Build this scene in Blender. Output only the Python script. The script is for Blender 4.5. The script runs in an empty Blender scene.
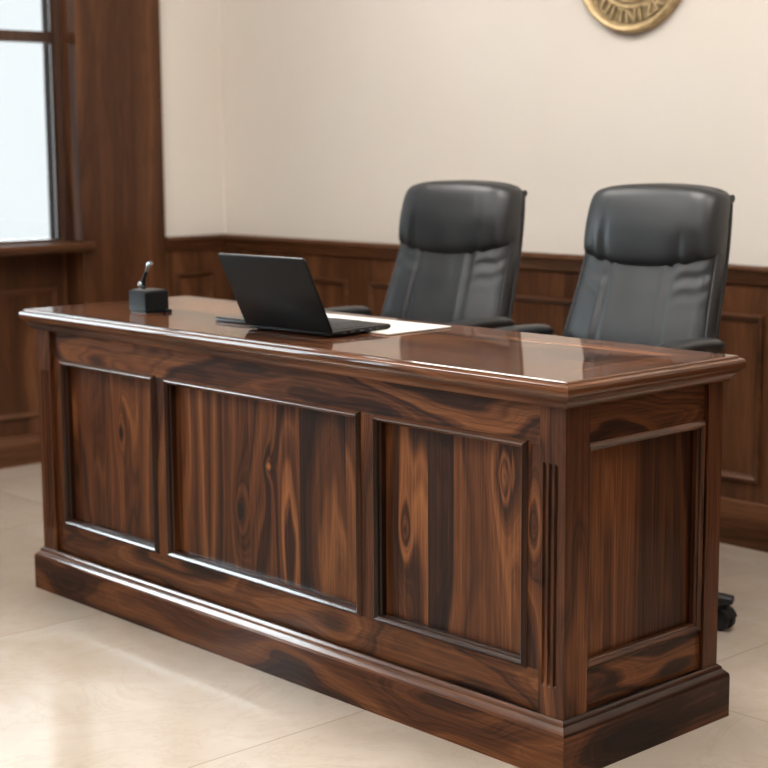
import bpy, bmesh, math, random
from mathutils import Vector, Matrix
random.seed(7)
COL = bpy.context.scene.collection
PI = math.pi

# ------------------------------------------------------------------ helpers
def link(o): COL.objects.link(o); return o
def obj(name, bm, mat, parent=None, smooth=False, bevel=0, seg=2, angle=35, recalc=True):
    if recalc: bmesh.ops.recalc_face_normals(bm, faces=bm.faces[:])
    me = bpy.data.meshes.new(name); bm.to_mesh(me); bm.free()
    me.materials.append(mat)
    o = link(bpy.data.objects.new(name, me))
    if parent: o.parent = parent
    if smooth:
        for p in me.polygons: p.use_smooth = True
        if smooth != 'full': me.set_sharp_from_angle(angle=math.radians(angle))
    if bevel:
        b = o.modifiers.new('bevel', 'BEVEL'); b.width = bevel; b.segments = seg; b.limit_method = 'ANGLE'
        b.angle_limit = math.radians(40)
    return o
def thing(name, label, cat, loc=(0, 0, 0), rz=0, group=None):
    o = link(bpy.data.objects.new(name, None)); o.location = loc; o.rotation_euler = (0, 0, rz)
    o.empty_display_size = .1
    o['label'] = label; o['category'] = cat
    if group: o['group'] = group
    return o
def struct(o): o['kind'] = 'structure'; return o

def box(bm, x0, x1, y0, y1, z0, z1):
    v = [bm.verts.new(p) for p in ((x0,y0,z0),(x1,y0,z0),(x1,y1,z0),(x0,y1,z0),(x0,y0,z1),(x1,y0,z1),(x1,y1,z1),(x0,y1,z1))]
    for f in ((0,3,2,1),(4,5,6,7),(0,1,5,4),(1,2,6,5),(2,3,7,6),(3,0,4,7)): bm.faces.new([v[i] for i in f])
    return v
def nb(): return bmesh.new()
def bxo(name, dims, mat, parent=None, bevel=0, **k):
    bm = nb(); box(bm, *dims); return obj(name, bm, mat, parent, bevel=bevel, **k)

def ring_sweep(bm, O, U, V, N, w, h, prof, cap_in=False, cap_out=False, two=False):
    """sweep profile [(inset, height)] round the rectangle O..O+U*w+V*h with mitred corners"""
    O, U, V, N = Vector(O), Vector(U), Vector(V), Vector(N)
    loops = []
    for a, b in prof:
        loops.append([bm.verts.new(O + U*x + V*y + N*b) for x, y in ((a, a), (w-a, a), (w-a, h-a), (a, h-a))])
    for i in range(len(loops)-1):
        for k in range(4):
            f = bm.faces.new((loops[i][k], loops[i][(k+1) % 4], loops[i+1][(k+1) % 4], loops[i+1][k]))
            if two and k % 2: f.material_index = 1
    if cap_in: bm.faces.new(loops[-1])
    if cap_out: bm.faces.new(loops[0])

def lin_sweep(bm, P0, P1, A, B, prof):
    """extrude closed profile [(a,b)] (along unit axes A,B) from P0 to P1"""
    P0, P1, A, B = Vector(P0), Vector(P1), Vector(A), Vector(B)
    l0 = [bm.verts.new(P0 + A*a + B*b) for a, b in prof]; l1 = [bm.verts.new(P1 + A*a + B*b) for a, b in prof]
    n = len(prof)
    for i in range(n): bm.faces.new((l0[i], l0[(i+1) % n], l1[(i+1) % n], l1[i]))
    bm.faces.new(l0); bm.faces.new(l1[::-1])

def tube(bm, pts, rad, n=10, caps=True):
    pts = [Vector(p) for p in pts]
    if not isinstance(rad, (list, tuple)): rad = [rad]*len(pts)
    rings = []; prev = None
    for i, p in enumerate(pts):
        t = (pts[min(i+1, len(pts)-1)] - pts[max(i-1, 0)]).normalized()
        if prev is None:
            a = Vector((0, 0, 1)) if abs(t.z) < .9 else Vector((1, 0, 0)); u = t.cross(a).normalized()
        else: u = (prev - t*prev.dot(t)).normalized()
        prev = u; v = t.cross(u)
        rings.append([bm.verts.new(p + (u*math.cos(2*PI*k/n) + v*math.sin(2*PI*k/n))*rad[i]) for k in range(n)])
    for i in range(len(rings)-1):
        for k in range(n): bm.faces.new((rings[i][k], rings[i][(k+1) % n], rings[i+1][(k+1) % n], rings[i+1][k]))
    if caps: bm.faces.new(rings[0]); bm.faces.new(rings[-1])
def lathe(bm, prof, C=(0, 0, 0), AX=(0, 0, 1), n=32):
    """revolve [(r, h)] round axis AX through C"""
    C, AX = Vector(C), Vector(AX).normalized()
    a = Vector((1, 0, 0)) if abs(AX.x) < .9 else Vector((0, 0, 1))
    U = AX.cross(a).normalized(); W = AX.cross(U)
    R = []
    for r, h in prof:
        if r < 1e-6: R.append([bm.verts.new(C + AX*h)])
        else: R.append([bm.verts.new(C + AX*h + (U*math.cos(2*PI*k/n) + W*math.sin(2*PI*k/n))*r) for k in range(n)])
    for i in range(len(R)-1):
        A, B = R[i], R[i+1]
        for k in range(n):
            k2 = (k+1) % n
            if len(A) == 1 and len(B) == 1: continue
            if len(A) == 1: bm.faces.new((A[0], B[k2], B[k]))
            elif len(B) == 1: bm.faces.new((A[k], A[k2], B[0]))
            else: bm.faces.new((A[k], A[k2], B[k2], B[k]))
def loft(bm, rings, cap=True):
    R = [[bm.verts.new(p) for p in r] for r in rings]; n = len(R[0])
    for i in range(len(R)-1):
        for k in range(n): bm.faces.new((R[i][k], R[i][(k+1) % n], R[i+1][(k+1) % n], R[i+1][k]))
    if cap: bm.faces.new(R[0]); bm.faces.new(R[-1])
def interp(tab, z):
    if z <= tab[0][0]: return tab[0][1]
    for i in range(len(tab)-1):
        z0, a = tab[i]; z1, b = tab[i+1]
        if z <= z1:
            t = (z-z0)/(z1-z0)
            p = tab[i-1] if i else (2*z0-z1, 2*a-b); q = tab[i+2] if i+2 < len(tab) else (2*z1-z0, 2*b-a)
            m0 = (b-p[1])/(z1-p[0])*(z1-z0); m1 = (q[1]-a)/(q[0]-z0)*(z1-z0)
            return a*(2*t**3-3*t**2+1)+m0*(t**3-2*t**2+t)+b*(-2*t**3+3*t**2)+m1*(t**3-t**2)
    return tab[-1][1]

# ------------------------------------------------------------------ materials
class NT:
    def __init__(s, name):
        s.m = bpy.data.materials.new(name); s.m.use_nodes = True
        s.t = s.m.node_tree; s.n = s.t.nodes; s.b = s.n['Principled BSDF']; s.out = s.n['Material Output']
    def node(s, typ, **k):
        x = s.n.new(typ)
        for a, v in k.items(): setattr(x, a, v)
        return x
    def put(s, sock, v):
        if v is None: return
        if hasattr(v, 'is_output') or isinstance(v, bpy.types.NodeSocket): s.t.links.new(v, sock)
        else: sock.default_value = v
    def math(s, op, a, b=None, c=None):
        x = s.node('ShaderNodeMath', operation=op)
        for i, v in enumerate((a, b, c)):
            if v is not None: s.put(x.inputs[i], v)
        return x.outputs[0]
    def add(s, *a):
        r = a[0]
        for q in a[1:]: r = s.math('ADD', r, q)
        return r
    def mul(s, a, b): return s.math('MULTIPLY', a, b)
    def coords(s):
        c = s.node('ShaderNodeTexCoord'); sp = s.node('ShaderNodeSeparateXYZ'); s.t.links.new(c.outputs['Object'], sp.inputs[0])
        return sp.outputs[0], sp.outputs[1], sp.outputs[2]
    def vec(s, x, y, z=0.0):
        c = s.node('ShaderNodeCombineXYZ')
        for i, v in enumerate((x, y, z)): s.put(c.inputs[i], v)
        return c.outputs[0]
    def noise(s, vec=None, w=None, scale=1, detail=2, rough=.5, dist=0):
        x = s.node('ShaderNodeTexNoise')
        if w is not None: x.noise_dimensions = '1D'; s.put(x.inputs['W'], w)
        else: x.noise_dimensions = '3D'; s.put(x.inputs['Vector'], vec)
        x.inputs['Scale'].default_value = scale; x.inputs['Detail'].default_value = detail
        x.inputs['Roughness'].default_value = rough; x.inputs['Distortion'].default_value = dist
        return x.outputs[0]
    def ramp(s, fac, stops):
        r = s.node('ShaderNodeValToRGB'); cr = r.color_ramp
        while len(cr.elements) < len(stops): cr.elements.new(.5)
        for e, (p, c) in zip(cr.elements, stops): e.position = p; e.color = (*c, 1)
        s.put(r.inputs[0], fac); return r.outputs[0]
    def mixc(s, fac, a, b, mode='MIX'):
        x = s.node('ShaderNodeMix', data_type='RGBA', blend_type=mode)
        s.put(x.inputs[0], fac); s.put(x.inputs[6], (*a, 1) if isinstance(a, tuple) else a); s.put(x.inputs[7], (*b, 1) if isinstance(b, tuple) else b)
        return x.outputs[2]
    def maprange(s, v, a, b, c, d):
        x = s.node('ShaderNodeMapRange'); s.put(x.inputs[0], v)
        for i, q in enumerate((a, b, c, d)): x.inputs[i+1].default_value = q
        return x.outputs[0]
    def set(s, **k):
        for a, v in k.items():
            nm = a.replace('_', ' ')
            if isinstance(v, tuple) and len(v) == 3: v = (*v, 1)
            s.put(s.b.inputs[nm], v)
    def bump(s, h, strength, dist=.001):
        b = s.node('ShaderNodeBump'); b.inputs['Strength'].default_value = strength; b.inputs['Distance'].default_value = dist
        s.put(b.inputs['Height'], h); s.t.links.new(b.outputs[0], s.b.inputs['Normal'])

ROSE = [(.25, (.010, .0036, .002)), (.40, (.034, .0105, .0045)), (.50, (.080, .0255, .0088)), (.60, (.130, .044, .0145)), (.80, (.26, .098, .034))]
def wood(name, grain='z', stops=ROSE, bands=44, figure=2.2, fig_u=3.0, fig_v=.55, plank=0.0, tint=(.74, 1.22), knots=(), seed=0.0,
         rough=.5, coat=.22, coat_rough=.06, pore=1.0, lift=0.0, mitre=None, spec=.14, coat_ior=1.5, bump=.05):
    s = NT(name); x, y, z = s.coords()
    if mitre:   # tabletop: long grain along x with cross banded ends
        xl, xr, w = mitre
        de = s.math('MINIMUM', s.math('SUBTRACT', xr, x), s.math('SUBTRACT', x, xl))
        dl = s.math('MINIMUM', s.math('ADD', y, .034), s.math('SUBTRACT', .558, y))
        m = s.math('LESS_THAN', de, s.math('MINIMUM', dl, w))
        im = s.math('SUBTRACT', 1.0, m)
        u = s.add(s.mul(y, im), s.mul(x, m), s.mul(z, 1.3)); v = s.add(s.mul(x, im), s.mul(y, m), s.mul(m, 7.3))
    elif grain == 'z': u = s.add(x, s.mul(y, .93)); v = z
    elif grain == 'x': u = s.add(z, s.mul(y, .35)); v = x
    else: u = s.add(z, s.mul(x, .35)); v = y
    u = s.add(u, seed*.731); v2 = s.add(v, seed*1.37)
    tintf = None
    if plank:
        k = s.math('FLOOR', s.math('DIVIDE', s.add(u, s.mul(s.noise(w=u, scale=9, detail=0), .05)), plank))
        wn = s.node('ShaderNodeTexWhiteNoise', noise_dimensions='1D'); s.put(wn.inputs['W'], s.add(k, seed+.37))
        tintf = s.maprange(wn.outputs[0], 0, 1, *tint)
        v2 = s.add(v2, s.mul(wn.outputs[0], 5.0))
    n1 = s.noise(s.vec(s.mul(u, fig_u), s.mul(v2, fig_v), seed), scale=1, detail=2, rough=.45)
    n2 = s.noise(s.vec(s.mul(u, fig_u*5), s.mul(v2, fig_v*3.2), seed+3), scale=1, detail=2)
    phi = s.add(s.mul(u, bands*.28), s.mul(n1, figure*4), s.mul(n2, figure*.32))
    core = None; ocore = None
    for (ku, kv, au, av, K, dark) in knots:
        du = s.math('DIVIDE', s.math('SUBTRACT', u, ku+seed*.731), au); dv = s.math('DIVIDE', s.math('SUBTRACT', v, kv), av)
        wob = s.mul(s.math('SUBTRACT', n2, .5), 1.9)
        r2 = s.add(s.mul(du, du), s.math('POWER', s.math('ABSOLUTE', dv), 1.5), wob)
        g = s.math('DIVIDE', 1.0, s.add(1.0, s.math('MAXIMUM', r2, 0.0)))
        phi = s.add(phi, s.mul(g, K))
        if dark:
            c = s.maprange(r2, .02, .20, 1.0, 0.0)
            if dark > 0: core = c if core is None else s.math('MAXIMUM', core, c)
            else: ocore = c if ocore is None else s.math('MAXIMUM', ocore, c)
    f = s.noise(w=phi, scale=1.0, detail=4, rough=.62)
    fine = s.noise(s.vec(s.mul(u, 150), s.mul(v2, 1.8), seed), scale=1, detail=2)
    f = s.add(f, s.mul(s.math('SUBTRACT', fine, .5), .30*pore), lift)
    if tintf is not None: f = s.add(f, s.mul(s.math('SUBTRACT', tintf, .95), .12))
    c = s.ramp(f, stops)
    pores = s.noise(s.vec(s.mul(u, 420), s.mul(v2, 9), seed), scale=1, detail=1)
    pf = s.maprange(pores, .30, .52, .62, 1.0)
    if tintf is not None: pf = s.mul(pf, tintf)
    c = s.mixc(1.0, c, s.vec(pf, pf, pf), 'MULTIPLY')
    if core is not None: c = s.mixc(core, c, (.012, .006, .004))
    if ocore is not None: c = s.mixc(ocore, c, (.30, .115, .030))
    s.set(Base_Color=c, Roughness=rough, Coat_Weight=coat, Coat_Roughness=coat_rough, Specular_IOR_Level=spec, Coat_IOR=coat_ior)
    if bump: s.bump(pores, bump, .0006)
    return s.m

def simple(name, col, rough=.5, metal=0, coat=0, coat_rough=.1, var=0, scale=20, bump=0, bscale=300, spec=.5):
    s = NT(name); c = col
    if var:
        x, y, z = s.coords(); n = s.noise(s.vec(x, y, z), scale=scale, detail=3)
        c = s.ramp(n, [(.3, tuple(q*(1-var) for q in col)), (.7, tuple(min(1, q*(1+var)) for q in col))])
    s.set(Base_Color=c, Roughness=rough, Metallic=metal, Coat_Weight=coat, Coat_Roughness=coat_rough, Specular_IOR_Level=spec)
    if bump:
        x, y, z = s.coords(); s.bump(s.noise(s.vec(x, y, z), scale=bscale, detail=2), bump, .0008)
    return s.m

W_PANEL1 = wood('desk_panel_wood_a', 'z', plank=.075, knots=[(-1.592, .505, .020, .055, 2.2, 1)], seed=1.0, lift=.015)
W_PANEL2 = wood('desk_panel_wood_b', 'z', plank=.092, knots=[(-.941-.008, .503, .022, .038, 1.2, -1), (-1.055-.005, .373, .022, .05, 2.0, 1), (-.87, .33, .036, .22, 2.6, 0)], seed=2.0, lift=.005)
W_PANEL3 = wood('desk_panel_wood_c', 'z', plank=.085, knots=[(-.455-.008, .428, .018, .060, 1.7, 1), (-.157-.005, .596, .028, .095, 3.0, 0)], seed=4.0, lift=.02)
W_SIDE = wood('desk_side_wood', 'z', plank=.055, tint=(.6, 1.1), seed=5.0, bands=26, figure=1.2, lift=-.01)
W_RAIL = wood('desk_rail_wood', 'x', bands=26, figure=2.3, fig_u=5.0, fig_v=1.35, seed=6.0)
W_RAILY = wood('desk_side_rail_wood', 'y', bands=26, figure=2.0, fig_u=5.0, fig_v=1.5, seed=7.0)
W_POST = wood('desk_post_wood', 'z', bands=40, figure=1.4, fig_u=4, fig_v=.9, seed=8.0, knots=[(-.083, .505, .016, .06, 3.0, 0)])
W_MOULD = wood('desk_moulding_wood', 'x', bands=22, figure=.7, seed=9.0, coat=1.0, coat_rough=.12, rough=.4, bump=0, coat_ior=1.75, lift=-.005)
W_MOULDZ = wood('desk_moulding_upright_wood', 'z', bands=22, figure=.7, seed=9.5, coat=.5, coat_rough=.12, rough=.45, bump=0, lift=-.02)
W_PLINTH = wood('desk_plinth_wood', 'x', bands=24, figure=1.9, fig_u=4.5, fig_v=1.3, seed=10.0, lift=-.01, coat=.1)
W_MOULDY = wood('desk_side_moulding_wood', 'y', bands=22, figure=.7, seed=9.2, coat=.6, coat_rough=.12, rough=.45, bump=0, lift=-.015)
W_PLINTHY = wood('desk_side_plinth_wood', 'y', bands=24, figure=1.9, fig_u=4.5, fig_v=1.3, seed=10.4, lift=-.02)
W_CORN = wood('desk_cornice_wood', 'x', bands=22, figure=.7, seed=9.7, coat=.2, bump=0, lift=.01)
W_TOP = wood('desk_top_wood', 'x', plank=.085, bands=26, figure=1.2, seed=12.6, rough=.4, coat=.84, coat_rough=.035, spec=.08, bump=0,
             mitre=(-2.03, .034, .16), lift=.055, tint=(.8, 1.2))
WALLW = [(.25, (.034, .013, .006)), (.45, (.080, .031, .0135)), (.58, (.112, .045, .019)), (.75, (.155, .066, .029))]
W_WAIN = wood('wainscot_wood', 'z', stops=WALLW, plank=.11, tint=(.8, 1.15), bands=20, figure=1.0, seed=12.0, rough=.42, coat=.25, coat_rough=.2)
W_WAINH = wood('wainscot_rail_wood', 'x', stops=WALLW, bands=18, figure=.7, seed=13.0, rough=.4, coat=.3, coat_rough=.2)
W_WAINY = wood('wainscot_side_rail_wood', 'y', stops=WALLW, bands=18, figure=.7, seed=14.0, rough=.4, coat=.3, coat_rough=.2)
W_PIL = wood('pilaster_wood', 'z', stops=WALLW, plank=.10, tint=(.85, 1.1), bands=20, figure=.9, seed=15.0, rough=.42, coat=.25, coat_rough=.2, lift=-.03)

def plaster():
    s = NT('cream_plaster'); x, y, z = s.coords()
    n = s.noise(s.vec(x, y, z), scale=1.6, detail=3)
    c = s.ramp(n, [(.3, (.695, .637, .568)), (.7, (.725, .672, .608))])
    s.set(Base_Color=c, Roughness=.7, Specular_IOR_Level=.2)
    s.bump(s.noise(s.vec(x, y, z), scale=260, detail=2), .08, .0006)
    return s.m
PLASTER = plaster()
CEIL = simple('white_ceiling', (.78, .76, .72), .8)
def floor_mat():
    s = NT('cream_marble_tile'); x, y, z = s.coords()
    RH = 1.8; TW = 1.08
    row = s.math('FLOOR', s.math('DIVIDE', s.math('SUBTRACT', y, .575), RH))
    fy = s.math('SUBTRACT', s.math('DIVIDE', s.math('SUBTRACT', y, .575), RH), row)
    xs = s.add(x, .572, s.mul(row, -.35), -.35)
    tx = s.math('DIVIDE', xs, TW); col = s.math('FLOOR', tx); fx = s.math('SUBTRACT', tx, col)
    ex = s.mul(s.math('MINIMUM', fx, s.math('SUBTRACT', 1.0, fx)), TW); ey = s.mul(s.math('MINIMUM', fy, s.math('SUBTRACT', 1.0, fy)), RH)
    e = s.math('MINIMUM', ex, ey)
    joint = s.maprange(e, .0010, .0022, 1.0, 0.0)
    off = s.add(s.mul(row, 3.1), s.mul(col, 5.7))
    n = s.noise(s.vec(s.add(x, off), s.mul(y, 1.4), off), scale=2.2, detail=5, rough=.6, dist=.8)
    vein = s.noise(s.vec(s.add(x, off), s.mul(y, .6), off), scale=3.0, detail=6, rough=.7, dist=2.2)
    c = s.ramp(n, [(.28, (.545, .452, .362)), (.5, (.60, .508, .418)), (.72, (.645, .564, .48))])
    vf = s.maprange(s.math('ABSOLUTE', s.math('SUBTRACT', vein, .5)), 0, .03, .22, 0)
    c = s.mixc(vf, c, (.47, .35, .235))
    c = s.mixc(s.mul(joint, .75), c, (.30, .235, .17))
    s.set(Base_Color=c, Roughness=.16, Specular_IOR_Level=.4, Coat_Weight=.9, Coat_Roughness=.075, Coat_IOR=1.55)
    return s.m
FLOOR = floor_mat()

def leather():
    s = NT('black_leather'); x, y, z = s.coords()
    n = s.noise(s.vec(x, y, z), scale=9, detail=3)
    c = s.ramp(n, [(.3, (.0095, .0105, .012)), (.7, (.016, .0175, .019))])
    s.set(Base_Color=c, Roughness=s.maprange(n, .3, .7, .36, .48), Specular_IOR_Level=.62)
    v = s.node('ShaderNodeTexVoronoi'); v.inputs['Scale'].default_value = 420; s.put(v.inputs['Vector'], s.vec(x, y, z))
    s.bump(v.outputs['Distance'], .10, .0006)
    return s.m
LEATHER = leather()
SHELL = simple('black_shell', (.010, .0105, .011), .42)
PLAST = simple('black_plastic', (.010, .0105, .012), .38, var=.2)
PIPING = simple('black_piping', (.03, .031, .033), .35)
LAPTOP = simple('laptop_charcoal', (.0052, .0049, .005), .42, var=.1, spec=.22)
LAPEDGE = simple('laptop_edge', (.22, .23, .24), .3, metal=.9)
KEYS = simple('laptop_keys', (.02, .02, .022), .5)
SCREEN = simple('laptop_screen', (.006, .006, .008), .12)
PORT = simple('laptop_port', (.12, .12, .125), .35, metal=.8)
PAPER = simple('white_pad', (.64, .61, .575), .6)
PADBACK = simple('pad_backing', (.05, .035, .028), .5)
GLOSSB = simple('gloss_black', (.0045, .006, .007), .38, spec=.22)
CHROME = simple('brushed_steel', (.42, .43, .44), .25, metal=1)
BRASS = simple('antique_brass', (.50, .37, .195), .48, metal=.5, var=.25, scale=40)
BRASSD = simple('dark_brass', (.25, .175, .09), .55, metal=.4, var=.3, scale=60)
DARKW = simple('dark_unseen_wall', (.105, .062, .040), .6)  # for the unseen walls, made dark to cut fill light on the desk
FRAMEW = wood('window_frame_wood', 'z', stops=[(.25, (.03, .015, .010)), (.5, (.065, .033, .022)), (.75, (.10, .052, .035))], bands=16, figure=.7, seed=17.0, rough=.4, coat=.3, coat_rough=.15)

# ------------------------------------------------------------------ setting
XW, XP, XPL, YB = -3.665, -3.538, -3.568, 1.868     # window wall face, pilaster face, plaster face, back wall face
ROOM_X1, ROOM_Y0, HC = 3.4, -4.6, 3.0
bm = nb(); box(bm, -4.0, ROOM_X1+.15, ROOM_Y0-.15, YB+.15, -.1, 0); struct(obj('floor', bm, FLOOR))
bm = nb(); box(bm, -4.0, ROOM_X1+.15, ROOM_Y0-.15, YB+.15, HC, HC+.1); struct(obj('ceiling', bm, CEIL))
bm = nb(); box(bm, -4.0, ROOM_X1+.15, YB+.012, YB+.15, 0, HC); struct(obj('wall_back', bm, PLASTER))
bm = nb(); box(bm, ROOM_X1, ROOM_X1+.15, ROOM_Y0-.15, YB+.012, 0, HC); struct(obj('wall_right', bm, DARKW))
bm = nb(); box(bm, -4.0, ROOM_X1, ROOM_Y0-.15, ROOM_Y0, 0, HC); struct(obj('wall_front', bm, DARKW))
WINS = [(-.62, 1.139), (-2.55, -.80), (-4.45, -2.73)]
WZ0, WZ1 = .872, 2.58
bm = nb()
box(bm, -3.72, XPL, 1.15, YB+.012, 0, HC)
box(bm, -3.715, XW-.012, ROOM_Y0, 1.15, 0, WZ0); box(bm, -3.715, XW-.012, ROOM_Y0, 1.15, WZ1, HC)
ys = [ROOM_Y0] + [q for w in sorted(WINS) for q in w] + [1.15]
for i in range(0, len(ys), 2): box(bm, -3.715, XW-.012, ys[i], ys[i+1], WZ0, WZ1)
struct(obj('wall_left', bm, PLASTER))

CAP = [(0, 0), (.030, 0), (.034, .006), (.034, .014), (.028, .022), (.024, .024), (.020, .034), (.012, .046), (.010, .058), (.004, .062), (0, .062)]
CAP = [(a, -b) for a, b in CAP]
BASEP = [(0, 0), (.020, 0), (.020, .108), (.016, .114), (.016, .122), (.011, .130), (.009, .142), (.003, .147), (0, .147)]
MPROF = [(0, 0), (0, .006), (.003, .011), (.009, .013), (.014, .010), (.017, .004), (.021, .002), (.024, 0)]
XR = ROOM_X1
# back wainscot
WBF = YB            # board face
bm = nb(); box(bm, XPL+.012, XR, WBF, WBF+.012, 0, .86); t1 = struct(obj('trim_1', bm, W_WAIN))
bm = nb(); lin_sweep(bm, (XPL, WBF, .900), (XR, WBF, .900), (0, -1, 0), (0, 0, 1), CAP); struct(obj('trim_2', bm, W_WAINH, smooth=True))
bm = nb(); lin_sweep(bm, (XPL, WBF, 0), (XR, WBF, 0), (0, -1, 0), (0, 0, 1), BASEP); struct(obj('baseboard_back', bm, W_WAINH, smooth=True))
bm = nb()
for x0, x1 in ((-3.50, -2.75), (-2.63, -2.05), (-1.92, -1.42), (-1.29, -.80), (-.67, -.10), (.03, .7)):
    ring_sweep(bm, (x0, WBF, .212), (1, 0, 0), (0, 0, 1), (0, -1, 0), x1-x0, .745-.212, MPROF)
struct(obj('trim_3', bm, W_WAINH, smooth=True, recalc=True))
# left plaster bay wainscot (between pilaster and corner)
PF = XPL+.012
bm = nb(); box(bm, XPL, PF, 1.545, YB, 0, .86); struct(obj('trim_4', bm, W_WAIN))
bm = nb(); lin_sweep(bm, (PF, 1.545, .900), (PF, YB, .900), (1, 0, 0), (0, 0, 1), CAP); struct(obj('trim_5', bm, W_WAINY, smooth=True))
bm = nb(); ring_sweep(bm, (PF, 1.60, .212), (0, 1, 0), (0, 0, 1), (1, 0, 0), .20, .533, MPROF); struct(obj('trim_6', bm, W_WAINY, smooth=True))
bm = nb(); lin_sweep(bm, (PF, 1.545, 0), (PF, YB, 0), (1, 0, 0), (0, 0, 1), BASEP); struct(obj('trim_7', bm, W_WAINY, smooth=True))
# pilaster
bm = nb(); box(bm, XW-.055, XP, 1.137, 1.545, 0, HC); struct(obj('trim_8', bm, W_PIL, bevel=.004))
# window wall wainscot
bm = nb(); box(bm, XW-.012, XW, ROOM_Y0, 1.137, 0, WZ0-.01); struct(obj('trim_9', bm, W_WAIN))
bm = nb()
for y0, y1 in ((.30, 1.088), (-.56, .17), (-1.4, -.69), (-2.3, -1.53)):
    ring_sweep(bm, (XW, y0, .19), (0, 1, 0), (0, 0, 1), (1, 0, 0), y1-y0, .525, MPROF)
struct(obj('trim_10', bm, W_WAINY, smooth=True))
bm = nb(); lin_sweep(bm, (XW, ROOM_Y0, 0), (XW, 1.137, 0), (1, 0, 0), (0, 0, 1), [(a, b*.86) for a, b in BASEP]); struct(obj('baseboard_left', bm, W_WAINY, smooth=True))
# wooden piers between the windows
bm = nb()
for i in range(2, len(ys)-2, 2): box(bm, XW-.012, XW+.03, ys[i], ys[i+1], WZ0, HC)
box(bm, XW-.012, XW+.02, ROOM_Y0, 1.137, WZ1, HC)
struct(obj('trim_11', bm, W_PIL))

def glass(name, tint):
    s = NT(name)
    tr = s.node('ShaderNodeBsdfTransparent'); tr.inputs[0].default_value = (*tint, 1)
    gl = s.node('ShaderNodeBsdfGlossy'); gl.inputs['Roughness'].default_value = .02
    fr = s.node('ShaderNodeFresnel'); fr.inputs[0].default_value = 1.45
    mx = s.node('ShaderNodeMixShader')
    s.t.links.new(fr.outputs[0], mx.inputs[0]); s.t.links.new(tr.outputs[0], mx.inputs[1]); s.t.links.new(gl.outputs[0], mx.inputs[2])
    s.t.links.new(mx.outputs[0], s.out.inputs['Surface'])
    return s.m
GLASS_DIM = glass('sky_dimming_glass', (.240, .238, .235)); GLASS_C = glass('clear_glass', (.93, .95, .95))  # first pane is tinted only to hold down the sky's brightness
for i, (y0, y1) in enumerate(WINS):
    w = struct(link(bpy.data.objects.new('window_%d' % (i+1), None)))
    w.location = (XW, (y0+y1)/2, WZ0)
    ly0, ly1 = y0-w.location.y, y1-w.location.y; h = WZ1-WZ0
    fw = .038; bm = nb()
    # frame: mitred outer frame, horizontal rails, mullions
    ring_sweep(bm, (0, ly0, 0), (0, 1, 0), (0, 0, 1), (1, 0, 0), ly1-ly0, h, [(0, -.06), (0, .030), (.006, .034), (.020, .034), (.024, .026), (fw-.008, .024), (fw, .012), (fw, -.06), (0, -.06)])
    mid = [.78] if i else [-.25]
    nm = 2
    if i == 0: mz = [0.0]
    for mx_ in ([0.0] if i else [-.28]): box(bm, -.03, .018, mx_-.02, mx_+.02, .05, h-.05)
    box(bm, -.033, .018, ly0+.05, ly1-.05, 1.688-WZ0, 1.731-WZ0)
    obj('window_frame', bm, FRAMEW, w, smooth=True)
    bm = nb(); box(bm, -.006, -.002, ly0+.04, ly1-.04, .04, h-.04)
    obj('pane', bm, GLASS_DIM if i == 0 else GLASS_C, w)
# sill (moulded board) running under the windows
SP = [(0, 0), (.177, 0), (.182, -.005), (.182, -.020), (.176, -.026), (.168, -.028), (.164, -.036), (0, -.036)]
bm = nb(); lin_sweep(bm, (XW-.02, ROOM_Y0, .897), (XW-.02, 1.137, .897), (1, 0, 0), (0, 0, 1), SP)
lin_sweep(bm, (XP, 1.13, .897), (XP, 1.178, .897), (1, 0, 0), (0, 0, 1), [(0, 0), (.030, 0), (.035, -.005), (.035, -.020), (.029, -.026), (.021, -.028), (.017, -.036), (0, -.036)])
struct(obj('trim_12', bm, W_WAINY, smooth=True))

# unseen ceiling panels above the frame, added as fill for walls and desk
def emis(name, col, st):
    s = NT(name); s.set(Base_Color=col, Emission_Color=col, Emission_Strength=st); return s.m
DIFF = emis('fill_diffuser', (1.0, .965, .925), 15.6)
WHITEM = simple('white_metal', (.8, .8, .8), .4)
def fill_panel(x, y):
    t = thing('ceiling_fill', 'unseen square ceiling panel added to light the room', 'ceiling light', (x, y, HC), 0, 'added ceiling fill panels')
    bm = nb(); ring_sweep(bm, (-.45, -.45, 0), (1, 0, 0), (0, 1, 0), (0, 0, -1), .9, .9, [(0, 0), (0, .012), (.03, .012), (.035, .004)]); obj('frame', bm, WHITEM, t)
    bm = nb(); box(bm, -.415, .415, -.415, .415, -.006, -.002); obj('diffuser', bm, DIFF, t)
    return t
for x, y in ((-2.3, .40), (-.6, .40), (1.1, .40), (-1.7, -1.6), (.3, -1.6)): fill_panel(x, y)

# ------------------------------------------------------------------ desk
L, D, H = 1.994, .524, .82
desk = thing('panelled_desk', 'long dark polished rosewood desk with three raised panels in front', 'desk')
FY = .012      # frame plane behind the post faces
def dpart(name, dims, mat, bevel=.0012): return bxo(name, dims, mat, desk, bevel)
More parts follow.
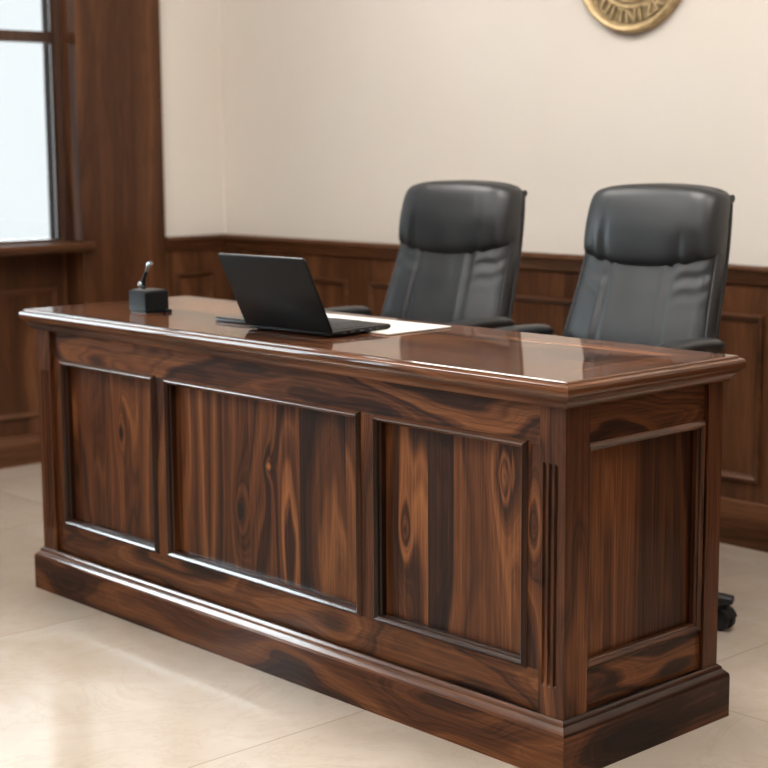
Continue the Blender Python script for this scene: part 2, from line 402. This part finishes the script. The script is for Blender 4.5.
# table top
bm = nb(); o = .034
tp = [(-.019, .82), (-.0225, .8178), (-.0232, .8148), (-.0275, .8140), (-.0322, .8112), (-.0345, .8055), (-.0345, .797), (-.032, .7915), (-.028, .790), (-.0275, .7868), (-.025, .7865), (-.025, .786)]
ring_sweep(bm, (-L, 0, 0), (1, 0, 0), (0, 1, 0), (0, 0, 1), L, D, tp[::-1], cap_in=True, cap_out=True)
obj('tabletop', bm, W_TOP, desk, smooth=True, angle=30)
bm = nb()
cp = [(-.024, .786), (-.023, .782), (-.017, .7785), (-.0125, .773), (-.0105, .767), (-.0105, .764), (.0, .764)]
ring_sweep(bm, (-L, 0, 0), (1, 0, 0), (0, 1, 0), (0, 0, 1), L, D, cp[::-1], cap_in=True, two=True)
obj('cornice_moulding', bm, W_CORN, desk, smooth=True, angle=30).data.materials.append(W_MOULDY)
# plinth
bm = nb()
pp = [(-.0215, .0945), (-.0215, 0)]; pm = [(.0, .1215), (-.002, .1215), (-.0078, .1165), (-.009, .1135), (-.009, .1105), (-.0105, .1095), (-.0195, .1005), (-.0205, .0985), (-.0205, .096), (-.0213, .0945)]
ring_sweep(bm, (-L, 0, 0), (1, 0, 0), (0, 1, 0), (0, 0, 1), L, D, pp[::-1], cap_out=True, cap_in=True, two=True)
obj('plinth', bm, W_PLINTH, desk, smooth=True, angle=30).data.materials.append(W_PLINTHY)
bm = nb(); ring_sweep(bm, (-L, 0, 0), (1, 0, 0), (0, 1, 0), (0, 0, 1), L, D, pm[::-1], two=True); obj('plinth_moulding', bm, W_MOULD, desk, smooth=True, angle=30).data.materials.append(W_MOULDY)
# corner posts, the front ones fluted
def post(x0, x1, y0, y1, flutes):
    bm = nb(); box(bm, x0, x1, y0, y1, .119, .764)
    if flutes:
        bm.free(); bm = nb()
        def loop(z, dep):
            pts = [(x0, y0)]
            for c in flutes:
                for k in range(7):
                    a = PI*k/6; pts.append((c-.0048*math.cos(a), y0+dep*math.sin(a)))
            pts += [(x1, y0), (x1, y1), (x0, y1)]
            return [Vector((p[0], p[1], z)) for p in pts]
        lv = [(.119, 0), (.183, 0), (.186, .004), (.190, .0068), (.640, .0068), (.645, .004), (.648, 0), (.764, 0)]
        loft(bm, [loop(*q) for q in lv])
    return obj('corner_post', bm, W_POST, desk, smooth=True, angle=25)
post(-.067, 0, 0, .074, (-.054, -.0385, -.023))
post(-L, -1.925, 0, .074, (-1.971, -1.9555, -1.940))
post(-.067, 0, .472, D, ()); post(-L, -1.925, .472, D, ())
# front frame
dpart('frieze', (-1.925, -.067, FY, FY+.03, .680, .764), W_RAIL)
dpart('bottom_rail', (-1.925, -.067, FY, FY+.03, .119, .208), W_RAIL)
PX = [(-1.88, -1.428), (-1.376, -.622), (-.571, -.113)]
sx = [(-1.925, PX[0][0]), (PX[0][1], PX[1][0]), (PX[1][1], PX[2][0]), (PX[2][1], -.067)]
for a, b in sx: dpart('stile', (a, b, FY, FY+.03, .208, .680), W_POST, .0008)
PROF = [(-.004, 0), (-.004, .0012), (.0022, .0090), (.0045, .0102), (.0065, .0092), (.0115, .0030), (.0115, -.0015), (.0150, -.0060), (.0152, -.020)]
for (a, b), m in zip(PX, (W_PANEL1, W_PANEL2, W_PANEL3)):
    dpart('panel', (a+.010, b-.010, FY+.019, FY+.030, .217, .672), m, 0)
    bm = nb(); ring_sweep(bm, (a, FY, .208), (1, 0, 0), (0, 0, 1), (0, -1, 0), b-a, .472, PROF, two=True); obj('panel_moulding', bm, W_MOULD, desk, smooth=True, angle=30).data.materials.append(W_MOULDZ)
# ends
for s, xf in ((1, -.011), (-1, -L+.011)):
    x0, x1 = sorted((xf, xf-s*.03))
    dpart('side_frieze', (x0, x1, .074, .472, .680, .764), W_RAILY)
    dpart('side_bottom_rail', (x0, x1, .074, .472, .119, .208), W_RAILY)
    x2, x3 = sorted((xf-s*.018, xf-s*.03))
    dpart('side_panel', (x2, x3, .074, .472, .208, .680), W_SIDE, 0)
    bm = nb(); ring_sweep(bm, (xf, .0745, .208), (0, 1, 0), (0, 0, 1), (s, 0, 0), .397, .472, [(a+.002, b*.8) for a, b in PROF], two=True); obj('side_panel_moulding', bm, W_MOULDY, desk, smooth=True, angle=30).data.materials.append(W_MOULDZ)

# ------------------------------------------------------------------ things on the desk
TT = H
# desk pad
padt = thing('desk_pad', 'thin white writing pad lying under the laptop base', 'desk pad', (-.79, .262, TT), math.radians(2.0))
def rrect(x0, x1, y0, y1, r, n=5):
    P = []
    for cx, cy, a0 in ((x1-r, y1-r, 0), (x0+r, y1-r, 90), (x0+r, y0+r, 180), (x1-r, y0+r, 270)):
        for k in range(n+1):
            a = math.radians(a0+90*k/n); P.append((cx+r*math.cos(a), cy+r*math.sin(a)))
    return P
def slab(bm, P, z0, z1, ch=0):
    R = []
    n = len(P); cx = sum(p[0] for p in P)/n; cy = sum(p[1] for p in P)/n
    def sc(d): return [Vector((p[0]-math.copysign(min(d, abs(p[0]-cx)), p[0]-cx), p[1]-math.copysign(min(d, abs(p[1]-cy)), p[1]-cy), 0)) for p in P]
    lv = [(ch, z0), (0, z0+ch), (0, z1-ch), (ch, z1)] if ch else [(0, z0), (0, z1)]
    for d, z in lv: R.append([q+Vector((0, 0, z)) for q in sc(d)])
    loft(bm, R)
bm = nb(); slab(bm, rrect(-.47, 0, 0, .226, .006), 0, .0018); obj('backing', bm, PADBACK, padt)
bm = nb(); slab(bm, rrect(-.47, -.0005, .0005, .2255, .006), .0018, .0042); obj('sheet', bm, PAPER, padt)

# laptop
lap = thing('laptop', 'open black laptop seen from behind on the desk', 'laptop', (-.848, .132, TT), math.radians(3.5))
lap.rotation_euler[0] = math.radians(.9)
LW, LD = .312, .207
zb = .0030
bm = nb(); slab(bm, rrect(-LW, 0, 0, LD, .010), zb, zb+.0115, .003); base = obj('base', bm, LAPTOP, lap, smooth=True, angle=30)
bm = nb()
for r in range(5):
    for c in range(13):
        x = -LW+.022+c*.0207; y = .035+(4-r)*.0185
        box(bm, x, x+.0175, y, y+.0155, zb+.0113, zb+.0128)
obj('keyboard', bm, KEYS, base)
bm = nb(); slab(bm, rrect(-.205, -.107, .142, .205, .004), zb+.0112, zb+.0121); obj('trackpad', bm, KEYS, base)
bm = nb()
for y, w_, h_ in ((.035, .010, .003), (.060, .014, .004), (.092, .014, .004), (.125, .008, .003), (.150, .006, .003)): box(bm, -.0012, .0006, y, y+w_, zb+.004, zb+.004+h_)
obj('port', bm, PORT, base)
bm = nb()
for x in (-LW+.03, -.04):
    bm = nb(); lathe(bm, [(0, .0), (.007, 0), (.008, zb+.001), (0, zb+.001)], (x, .02, 0), n=14); obj('rubber_foot', bm, SHELL, base)
lid = link(bpy.data.objects.new('lid', None)); lid.parent = lap; lid.location = (0, .004, zb+.010); lid.rotation_euler = (math.radians(26), 0, 0)
lid.name = 'lid'
bpy.data.objects.remove(lid)
A = math.radians(25.5); LH = .207
def lidM(bm):
    M = Matrix.Translation((0, .0035, zb+.0085)) @ Matrix.Rotation(A, 4, 'X')
    bmesh.ops.transform(bm, matrix=M, verts=bm.verts[:])
bm = nb()     # lid in its own plane: x, z up, y thickness
P = rrect(-LW, 0, 0, LH, .009)
loft(bm, [[Vector((p[0]-math.copysign(d, p[0]+LW/2), y, p[1]-math.copysign(d, p[1]-LH/2))) for p in P] for d, y in ((.0025, -.0062), (0, -.0045), (0, -.001), (.0008, 0))])
lidM(bm); lid = obj('lid', bm, LAPTOP, lap, smooth=True, angle=30)
bm = nb(); box(bm, -LW+.008, -.008, -.0002, .0006, .012, LH-.008); lidM(bm); obj('screen', bm, SCREEN, lid)
bm = nb(); box(bm, -LW+.007, -.007, -.0050, -.0008, LH-.0006, LH+.0006); lidM(bm); obj('lid_edge', bm, LAPEDGE, lid)
bm = nb(); tube(bm, [(-LW+.03, .004, zb+.0075), (-.03, .004, zb+.0075)], .0058, 12); obj('hinge', bm, SHELL, lap, smooth=True)

# flat black phone
ph = thing('phone', 'small flat black phone lying behind the laptop lid', 'phone', (-1.29, .205, TT), math.radians(4))
bm = nb(); slab(bm, rrect(-.075, .075, -.036, .036, .008), 0, .011, .002); b_ = obj('body', bm, PLAST, ph, smooth=True, angle=30)
bm = nb(); slab(bm, rrect(-.071, .071, -.032, .032, .006), .0108, .0114); obj('screen', bm, simple('phone_screen', (.012, .014, .018), .1), ph)

# microphone / call box
mic = thing('desk_microphone', 'small black box with a short silver gooseneck at the desk end', 'microphone', (-1.685, .178, TT))
bm = nb(); slab(bm, rrect(-.042, .042, -.039, .039, .004), .003, .062, .0035); obj('base_box', bm, GLOSSB, mic, smooth=True, angle=30)
bm = nb(); slab(bm, rrect(-.039, .039, -.036, .036, .004), 0, .004); obj('rubber_pad', bm, SHELL, mic)
bm = nb(); slab(bm, rrect(-.034, .034, -.032, .032, .003), .0618, .0640, .0008); obj('top_sheen', bm, simple('sheen_grey', (.10, .095, .09), .3), mic, smooth=True)  # grey colour paints the sheen on top of the black box
gx, gy = -.036, .006
gp = [(gx, gy, .060), (gx, gy, .074), (gx+.003, gy, .084), (gx+.010, gy, .098), (gx+.020, gy, .112), (gx+.026, gy, .122), (gx+.034, gy, .132), (gx+.044, gy, .137)]
bm = nb(); tube(bm, gp[:5], [.0085, .009, .0075, .0048, .0046], 14); obj('gooseneck', bm, GLOSSB, mic, smooth=True)
bm = nb(); lathe(bm, [(.0, -.004), (.0072, -.002), (.0098, .004), (.0092, .011), (.006, .016), (0, .017)], (gx-.002, gy-.004, .066), n=16); obj('collar', bm, CHROME, mic, smooth=True)
bm = nb(); tube(bm, gp[4:], [.0046, .0072, .0080, .0060], 14); obj('microphone_head', bm, CHROME, mic, smooth=True)
bm = nb(); lathe(bm, [(0.0068, 0), (.0068, .006), (.005, .009), (0, .0095)], (-.006, -.012, .0635), n=16); obj('knob', bm, GLOSSB, mic, smooth=True)
bm = nb(); slab(bm, rrect(.042, .058, .018, .040, .004), .0, .009, .002); obj('cable_plug', bm, GLOSSB, mic, smooth=True)

# ------------------------------------------------------------------ office chairs
def sgn(a, p): return math.copysign(abs(a)**p, a)
YF = [(0.4, 0.14), (0.5, 0.127), (0.6, 0.133), (0.74, 0.162), (0.86, 0.205), (0.96, 0.24), (1.06, 0.257), (1.14, 0.265), (1.2, 0.273)]   # front surface of the back
HW = [(.40, .225), (.48, .252), (.56, .252), (.66, .240), (.76, .229), (.86, .220), (.96, .214), (1.06, .212), (1.14, .209), (1.20, .203)]
def yf(z): return interp(YF, z)
def hw(z): return interp(HW, z)
def section(w, d, p, n=44):
    out = []
    for side in (1, -1):
        for k in range(n):
            q = -1+2*(k+.5)/n
            sx_ = math.sin(q*PI/2)*.62+q*.38 if abs(q) < 1 else q
            f = (1-abs(sx_)**p)**.42
            out.append((side*sx_*w, -side*d*f, side > 0, side*sx_, f))
    return out
def make_chair():
    t = thing('executive_chair', '', 'chair')
    # back cushion
    bm = nb(); rings = []; N = 72
    for i in range(91):
        z = .415 + (1.06-.415)*i/90
        e = min(1, (i+1)/8)**.5
        w = hw(z)*(.9+.1*e); d = .052*(.55+.45*e); yc = yf(z)+.052
        r = []
        for x, yy, front, s_, f in section(w, d, 9):
            if front:       # sitter's side: three quilted vertical panels with sewn seams
                yy -= .014*f*(1-abs(s_)**2.2)
                for c in (-.46, .46): yy += .012*math.exp(-((s_-c)/.026)**2)*f - .004*math.exp(-((s_-c)/.12)**2)*f
                q = max(0, 1-abs(z-.915)/.085)
                if abs(s_) > .42: yy += .0024*f*q*math.sin((z-.075*(abs(s_)-.4)+.006*math.sin(s_*17))*2*PI/.047+1.0+s_)*min(1, (abs(s_)-.42)/.2)
            r.append(Vector((x, yc+yy, z)))
        rings.append(r)
    loft(bm, rings); obj('backrest', bm, LEATHER, t, smooth='full')
    # padded headrest rolled over the top
    bm = nb(); rings = []; M = 40
    for i in range(M+1):
        th = -PI/2 + PI*i/M
        zc, hz = 1.056, .100
        ez = sgn(math.sin(th), .62); ex = abs(math.cos(th))**.42 if i not in (0, M) else .02
        z = zc+hz*ez
        w = (hw(z)+.002)*(.86+.14*abs(math.cos(th))**.30 if ez > 0 else .95+.05*abs(math.cos(th))**.4)
        if i in (0, M): w *= .95
        d = .067*(.06+.94*ex); yc = yf(min(z, 1.16))+.052-.012+(.016 if ez > 0 else 0)*ez
        r = []
        for x, yy, front, s_, f in section(w, d, 7):
            zz = z
            lo = max(0, -ez); hi = max(0, ez)
            zz += lo*(-.022*(1-s_**2)+.020*abs(s_)**2.5) + hi*(.012*(1-s_*s_)-.012*abs(s_)**5)
            if front:
                yy -= .012*f*(1-abs(s_)**2)*ex
                for c in (-.56, .56): yy += .0016*math.exp(-((s_-c)/.04)**2)*f*ex
                yy += .0025*f*lo*(1-lo)*4*.4*math.exp(-((abs(s_)-.62)/.12)**2)
                if abs(s_) > .5: yy += .004*f*lo*math.sin(abs(s_)*26)
            r.append(Vector((x, yc+yy, zz)))
        rings.append(r)
    loft(bm, rings); obj('headrest', bm, LEATHER, t, smooth='full')
    # hard shell behind
    bm = nb(); rings = []
    for i in range(31):
        z = .42+(1.135-.42)*i/30; w = hw(z)-.003; y0 = yf(z)+.088; th = .026
        if z > 1.09: y0 -= 0
        r = []
        for k in range(40):
            a = 2*PI*k/40; x = w*sgn(math.cos(a), .3); yy = th*.5*sgn(math.sin(a), .5)
            r.append(Vector((x, y0+yy+.018*(1-(x/w)**2), z)))
        rings.append(r)
    loft(bm, rings); sh = obj('back_shell', bm, SHELL, t, smooth='full')
    for s in (-1, 1):
        bm = nb(); tube(bm, [(s*(hw(1.12)-.016), yf(1.12)+.094, 1.128), (s*(hw(1.12)-.004), yf(1.12)+.094, 1.128)], .010, 12); obj('bolt_cap', bm, PLAST, sh, smooth=True)
        bm = nb(); tube(bm, [(s*(hw(z)-.004), yf(z)+.024, z) for z in [.46+.02*j for j in range(28)]], .0028, 8); obj('piping', bm, PIPING, t, smooth=True)
    # seat
    bm = nb(); rings = []
    for i in range(25):
        th = -PI/2+PI*i/24; ez = sgn(math.sin(th), .6); ex = abs(math.cos(th))**.35 if i not in (0, 24) else .03
        ex = .80+.20*ex; r = []
        for k in range(64):
            a = 2*PI*k/64; x = .245*ex*sgn(math.cos(a), .42); y = -.055+.215*ex*sgn(math.sin(a), .42)
            r.append(Vector((x, y, .435+.055*ez+(.012*(1-(x/.245)**2) if ez > 0 else 0)-.02*max(0, (-y-.14)/.12)**2*.6)))
        rings.append(r)
    loft(bm, rings); obj('seat', bm, LEATHER, t, smooth='full')
    bm = nb(); slab(bm, rrect(-.16, .16, -.17, .17, .03), .352, .388, .008); obj('seat_plate', bm, SHELL, t, smooth=True)
    # arms
    for s in (-1, 1):
        bm = nb(); rings = []
        path = [(y, z+.022) for y, z in [(-.180, .710), (-.170, .719), (-.145, .729), (-.09, .736), (0, .739), (.08, .737), (.14, .733), (.165, .728), (.180, .716)]]
        for j, (y, z) in enumerate(path):
            q = .35 if j in (0, len(path)-1) else (.75 if j in (1, len(path)-2) else 1)
            rings.append([Vector((s*(.272+.004*math.sin(j))+.034*q*sgn(math.cos(2*PI*k/20), .6), y, z+.017*q*sgn(math.sin(2*PI*k/20), .7))) for k in range(20)])
        loft(bm, rings); ap = obj('armrest', bm, LEATHER, t, smooth='full')
        bm = nb(); pts = [(s*.235, -.02, .372), (s*.272, -.03, .395), (s*.285, -.07, .45), (s*.283, -.115, .55), (s*.276, -.115, .65), (s*.272, -.09, .755)]
        tube(bm, pts, [.016, .018, .017, .016, .016, .018], 12); obj('arm_support', bm, SHELL, ap, smooth=True)
        bm = nb(); tube(bm, [(s*.272, .13, .75), (s*.262, .172, .73), (s*.235, .20, .70)], [.016, .015, .014], 12); obj('arm_bracket', bm, SHELL, ap, smooth=True)
    bm = nb(); tube(bm, [(0, .10, .37), (0, .18, .372), (0, .235, .41), (0, .255, .50)], [.026, .028, .028, .022], 12); obj('back_bracket', bm, SHELL, t, smooth=True)
    # column, base, castors
    bm = nb(); lathe(bm, [(0, .10), (.028, .10), (.028, .24), (.018, .245), (.018, .355), (0, .355)], n=24); obj('gas_column', bm, SHELL, t, smooth=True)
    bm = nb(); lathe(bm, [(0, .085), (.045, .085), (.050, .10), (.045, .130), (.030, .138), (0, .138)], n=24); obj('base_hub', bm, PLAST, t, smooth=True)
    R0 = .368
    for k in range(5):
        a = math.radians(19+72*k); c, s = math.cos(a), math.sin(a)
        def P(r, l, z): return Vector((c*r-s*l, s*r+c*l, z))
        bm = nb(); rings = []
        for r, w, z0, z1 in ((.03, .030, .090, .128), (.12, .027, .090, .122), (.24, .023, .082, .108), (R0-.01, .021, .074, .098), (R0+.018, .016, .076, .094)):
            rings.append([P(r, l, z) for l, z in ((-w, z0), (w, z0), (w, z1-.006), (w*.6, z1), (-w*.6, z1), (-w, z1-.006))])
        loft(bm, rings); lg = obj('leg', bm, PLAST, t, smooth=True, bevel=.002)
        bm = nb()
        ax = Vector((math.cos(a+1.1), math.sin(a+1.1), 0)); fwd = Vector((-ax.y, ax.x, 0)); ce = Vector((c*R0, s*R0, 0))+fwd*.012
        for q in (-1, 1):
            lathe(bm, [(0, -.008), (.024, -.008), (.029, -.005), (.030, .0), (.029, .005), (.024, .008), (0, .008)], ce+ax*(q*.014)+Vector((0, 0, .030)), ax, 20)
        # hood over the wheels
        rings = []
        for j in range(9):
            b = math.radians(-5+170*j/8); d = fwd*math.cos(b)+Vector((0, 0, 1))*math.sin(b)
            rings.append([ce+Vector((0, 0, .030))+d*rr+ax*ll for rr, ll in ((.030, -.0055), (.034, -.020), (.036, -.018), (.036, .018), (.034, .020), (.030, .0055))])
        loft(bm, rings)
        tube(bm, [(c*R0, s*R0, .050), (c*R0, s*R0, .082)], .008, 10)
        obj('castor', bm, PLAST, lg, smooth=True)
    return t
def dup(root, loc, rz):
    r = root.copy(); COL.objects.link(r); r.location = loc; r.rotation_euler = (0, 0, rz)
    for ch in list(root.children):
        c = ch.copy(); COL.objects.link(c); c.parent = r
        for g in list(ch.children):
            d = g.copy(); COL.objects.link(d); d.parent = c
    return r
chB = make_chair()
chA = dup(chB, (-1.445, .92, 0), math.radians(8))
chB.location = (-.695, .92, 0); chB.rotation_euler = (0, 0, math.radians(6))
chA['label'] = 'black leather high-back office chair nearer the window, just behind the laptop'
chB['label'] = 'black leather high-back office chair behind the bare end of the desk'
for c in (chA, chB): c['group'] = 'black office chairs behind the desk'

# ------------------------------------------------------------------ brass seal on the back wall
SR = .235
seal = thing('wall_seal', 'round brass seal with raised lettering hanging on the cream wall', 'wall seal', (-1.340, YB+.012, 1.870))
def disc(name, prof, mat, parent=seal, n=96):
    bm = nb(); lathe(bm, prof, (0, 0, 0), (0, -1, 0), n); return obj(name, bm, mat, parent, smooth=True, angle=30)
disc('plate', [(0, .014), (SR-.012, .014), (SR-.012, 0), (0, 0)], BRASSD)
disc('outer_rim', [(SR-.028, .014), (SR-.024, .022), (SR-.018, .028), (SR-.010, .031), (SR-.003, .027), (SR, .018), (SR, 0), (SR-.012, 0)], BRASS)
disc('inner_ring', [(.146, .014), (.148, .020), (.153, .023), (.158, .021), (.160, .014)], BRASS)
disc('beaded_ring', [(.128, .014), (.130, .018), (.133, .0195), (.136, .018), (.138, .014)], BRASS)
disc('medallion', [(.0, .024), (.060, .022), (.100, .018), (.118, .015), (.120, .014)], BRASSD)
bm = nb()     # leaf spray in the middle
for k in range(15):
    a = math.radians(-90+(k-7)*21); r0, r1 = .030, .108
    c, s = math.cos(a), math.sin(a)
    pts = [Vector((c*r-s*l, -y, s*r+c*l)) for r, l, y in ((r0, 0, .022), (.065, .013, .020), (r1, 0, .017), (.065, -.013, .020))]
    mid = Vector((c*.068, -.031, s*.068)); vs = [bm.verts.new(p) for p in pts]; m_ = bm.verts.new(mid)
    for i in range(4): bm.faces.new((vs[i], vs[(i+1) % 4], m_))
obj('leaf_relief', bm, BRASS, seal)
TXT = 'LUITNIZRI'
bm = nb()
for i, ch in enumerate(TXT):
    cu = bpy.data.curves.new('t', 'FONT'); cu.body = ch; cu.size = .060; cu.extrude = .005; cu.offset = .0010; cu.align_x = 'CENTER'
    to = link(bpy.data.objects.new('t', cu)); dg = bpy.context.evaluated_depsgraph_get(); dg.update()
    me = bpy.data.meshes.new_from_object(to.evaluated_get(dg))
    a = math.radians(-90+(i-4)*12.2); r = .200
    M = Matrix.Translation((r*math.cos(a), -.0165, r*math.sin(a))) @ Matrix.Rotation(-(a+PI/2), 4, 'Y') @ Matrix.Rotation(PI/2, 4, 'X')
    me.transform(M); bm.from_mesh(me)
    bpy.data.objects.remove(to); bpy.data.curves.remove(cu); bpy.data.meshes.remove(me)
obj('lettering', bm, BRASS, seal, recalc=False)

# ------------------------------------------------------------------ light
wd = bpy.data.worlds.new('sky'); bpy.context.scene.world = wd; wd.use_nodes = True
bg = wd.node_tree.nodes['Background']; bg.inputs[0].default_value = (.86, .95, 1.0, 1); bg.inputs[1].default_value = 17
for i, (y0, y1) in enumerate(WINS):
    la = bpy.data.lights.new('window_portal', 'AREA'); la.shape = 'RECTANGLE'; la.size = y1-y0; la.size_y = WZ1-WZ0
    la.cycles.is_portal = True
    lo = link(bpy.data.objects.new('window_portal', la)); lo.location = (XW-.12, (y0+y1)/2, (WZ0+WZ1)/2)
    lo.rotation_euler = Matrix(((0, 0, -1), (1, 0, 0), (0, -1, 0))).to_euler() if False else Vector((1, 0, 0)).to_track_quat('-Z', 'Z').to_euler()

# ------------------------------------------------------------------ camera
F, CX, CY, CZ, YAW, PIT, ROL = 1607.6, 2.0471, -2.3818, 1.2791, -.8241, .1479, -.0063
fwv = Vector((math.sin(YAW)*math.cos(PIT), math.cos(YAW)*math.cos(PIT), -math.sin(PIT)))
rt = Vector((math.cos(YAW), -math.sin(YAW), 0)); up = rt.cross(fwv)
r2 = rt*math.cos(ROL)+up*math.sin(ROL); u2 = -rt*math.sin(ROL)+up*math.cos(ROL)
cam = bpy.data.cameras.new('camera'); co = link(bpy.data.objects.new('camera', cam))
M = Matrix((r2, u2, -fwv)).transposed().to_4x4(); M.translation = (CX, CY, CZ); co.matrix_world = M
cam.sensor_width = 36; cam.lens = F/768*36; cam.clip_start = .05
cam.dof.use_dof = True; cam.dof.focus_distance = 3.35; cam.dof.aperture_fstop = 4.0
sc = bpy.context.scene; sc.camera = co
sc.cycles.caustics_reflective = False
vs = sc.view_settings; vs.view_transform = 'Standard'; vs.look = 'None'; vs.gamma = 1; vs.use_curve_mapping = False
vs.exposure = 0.16
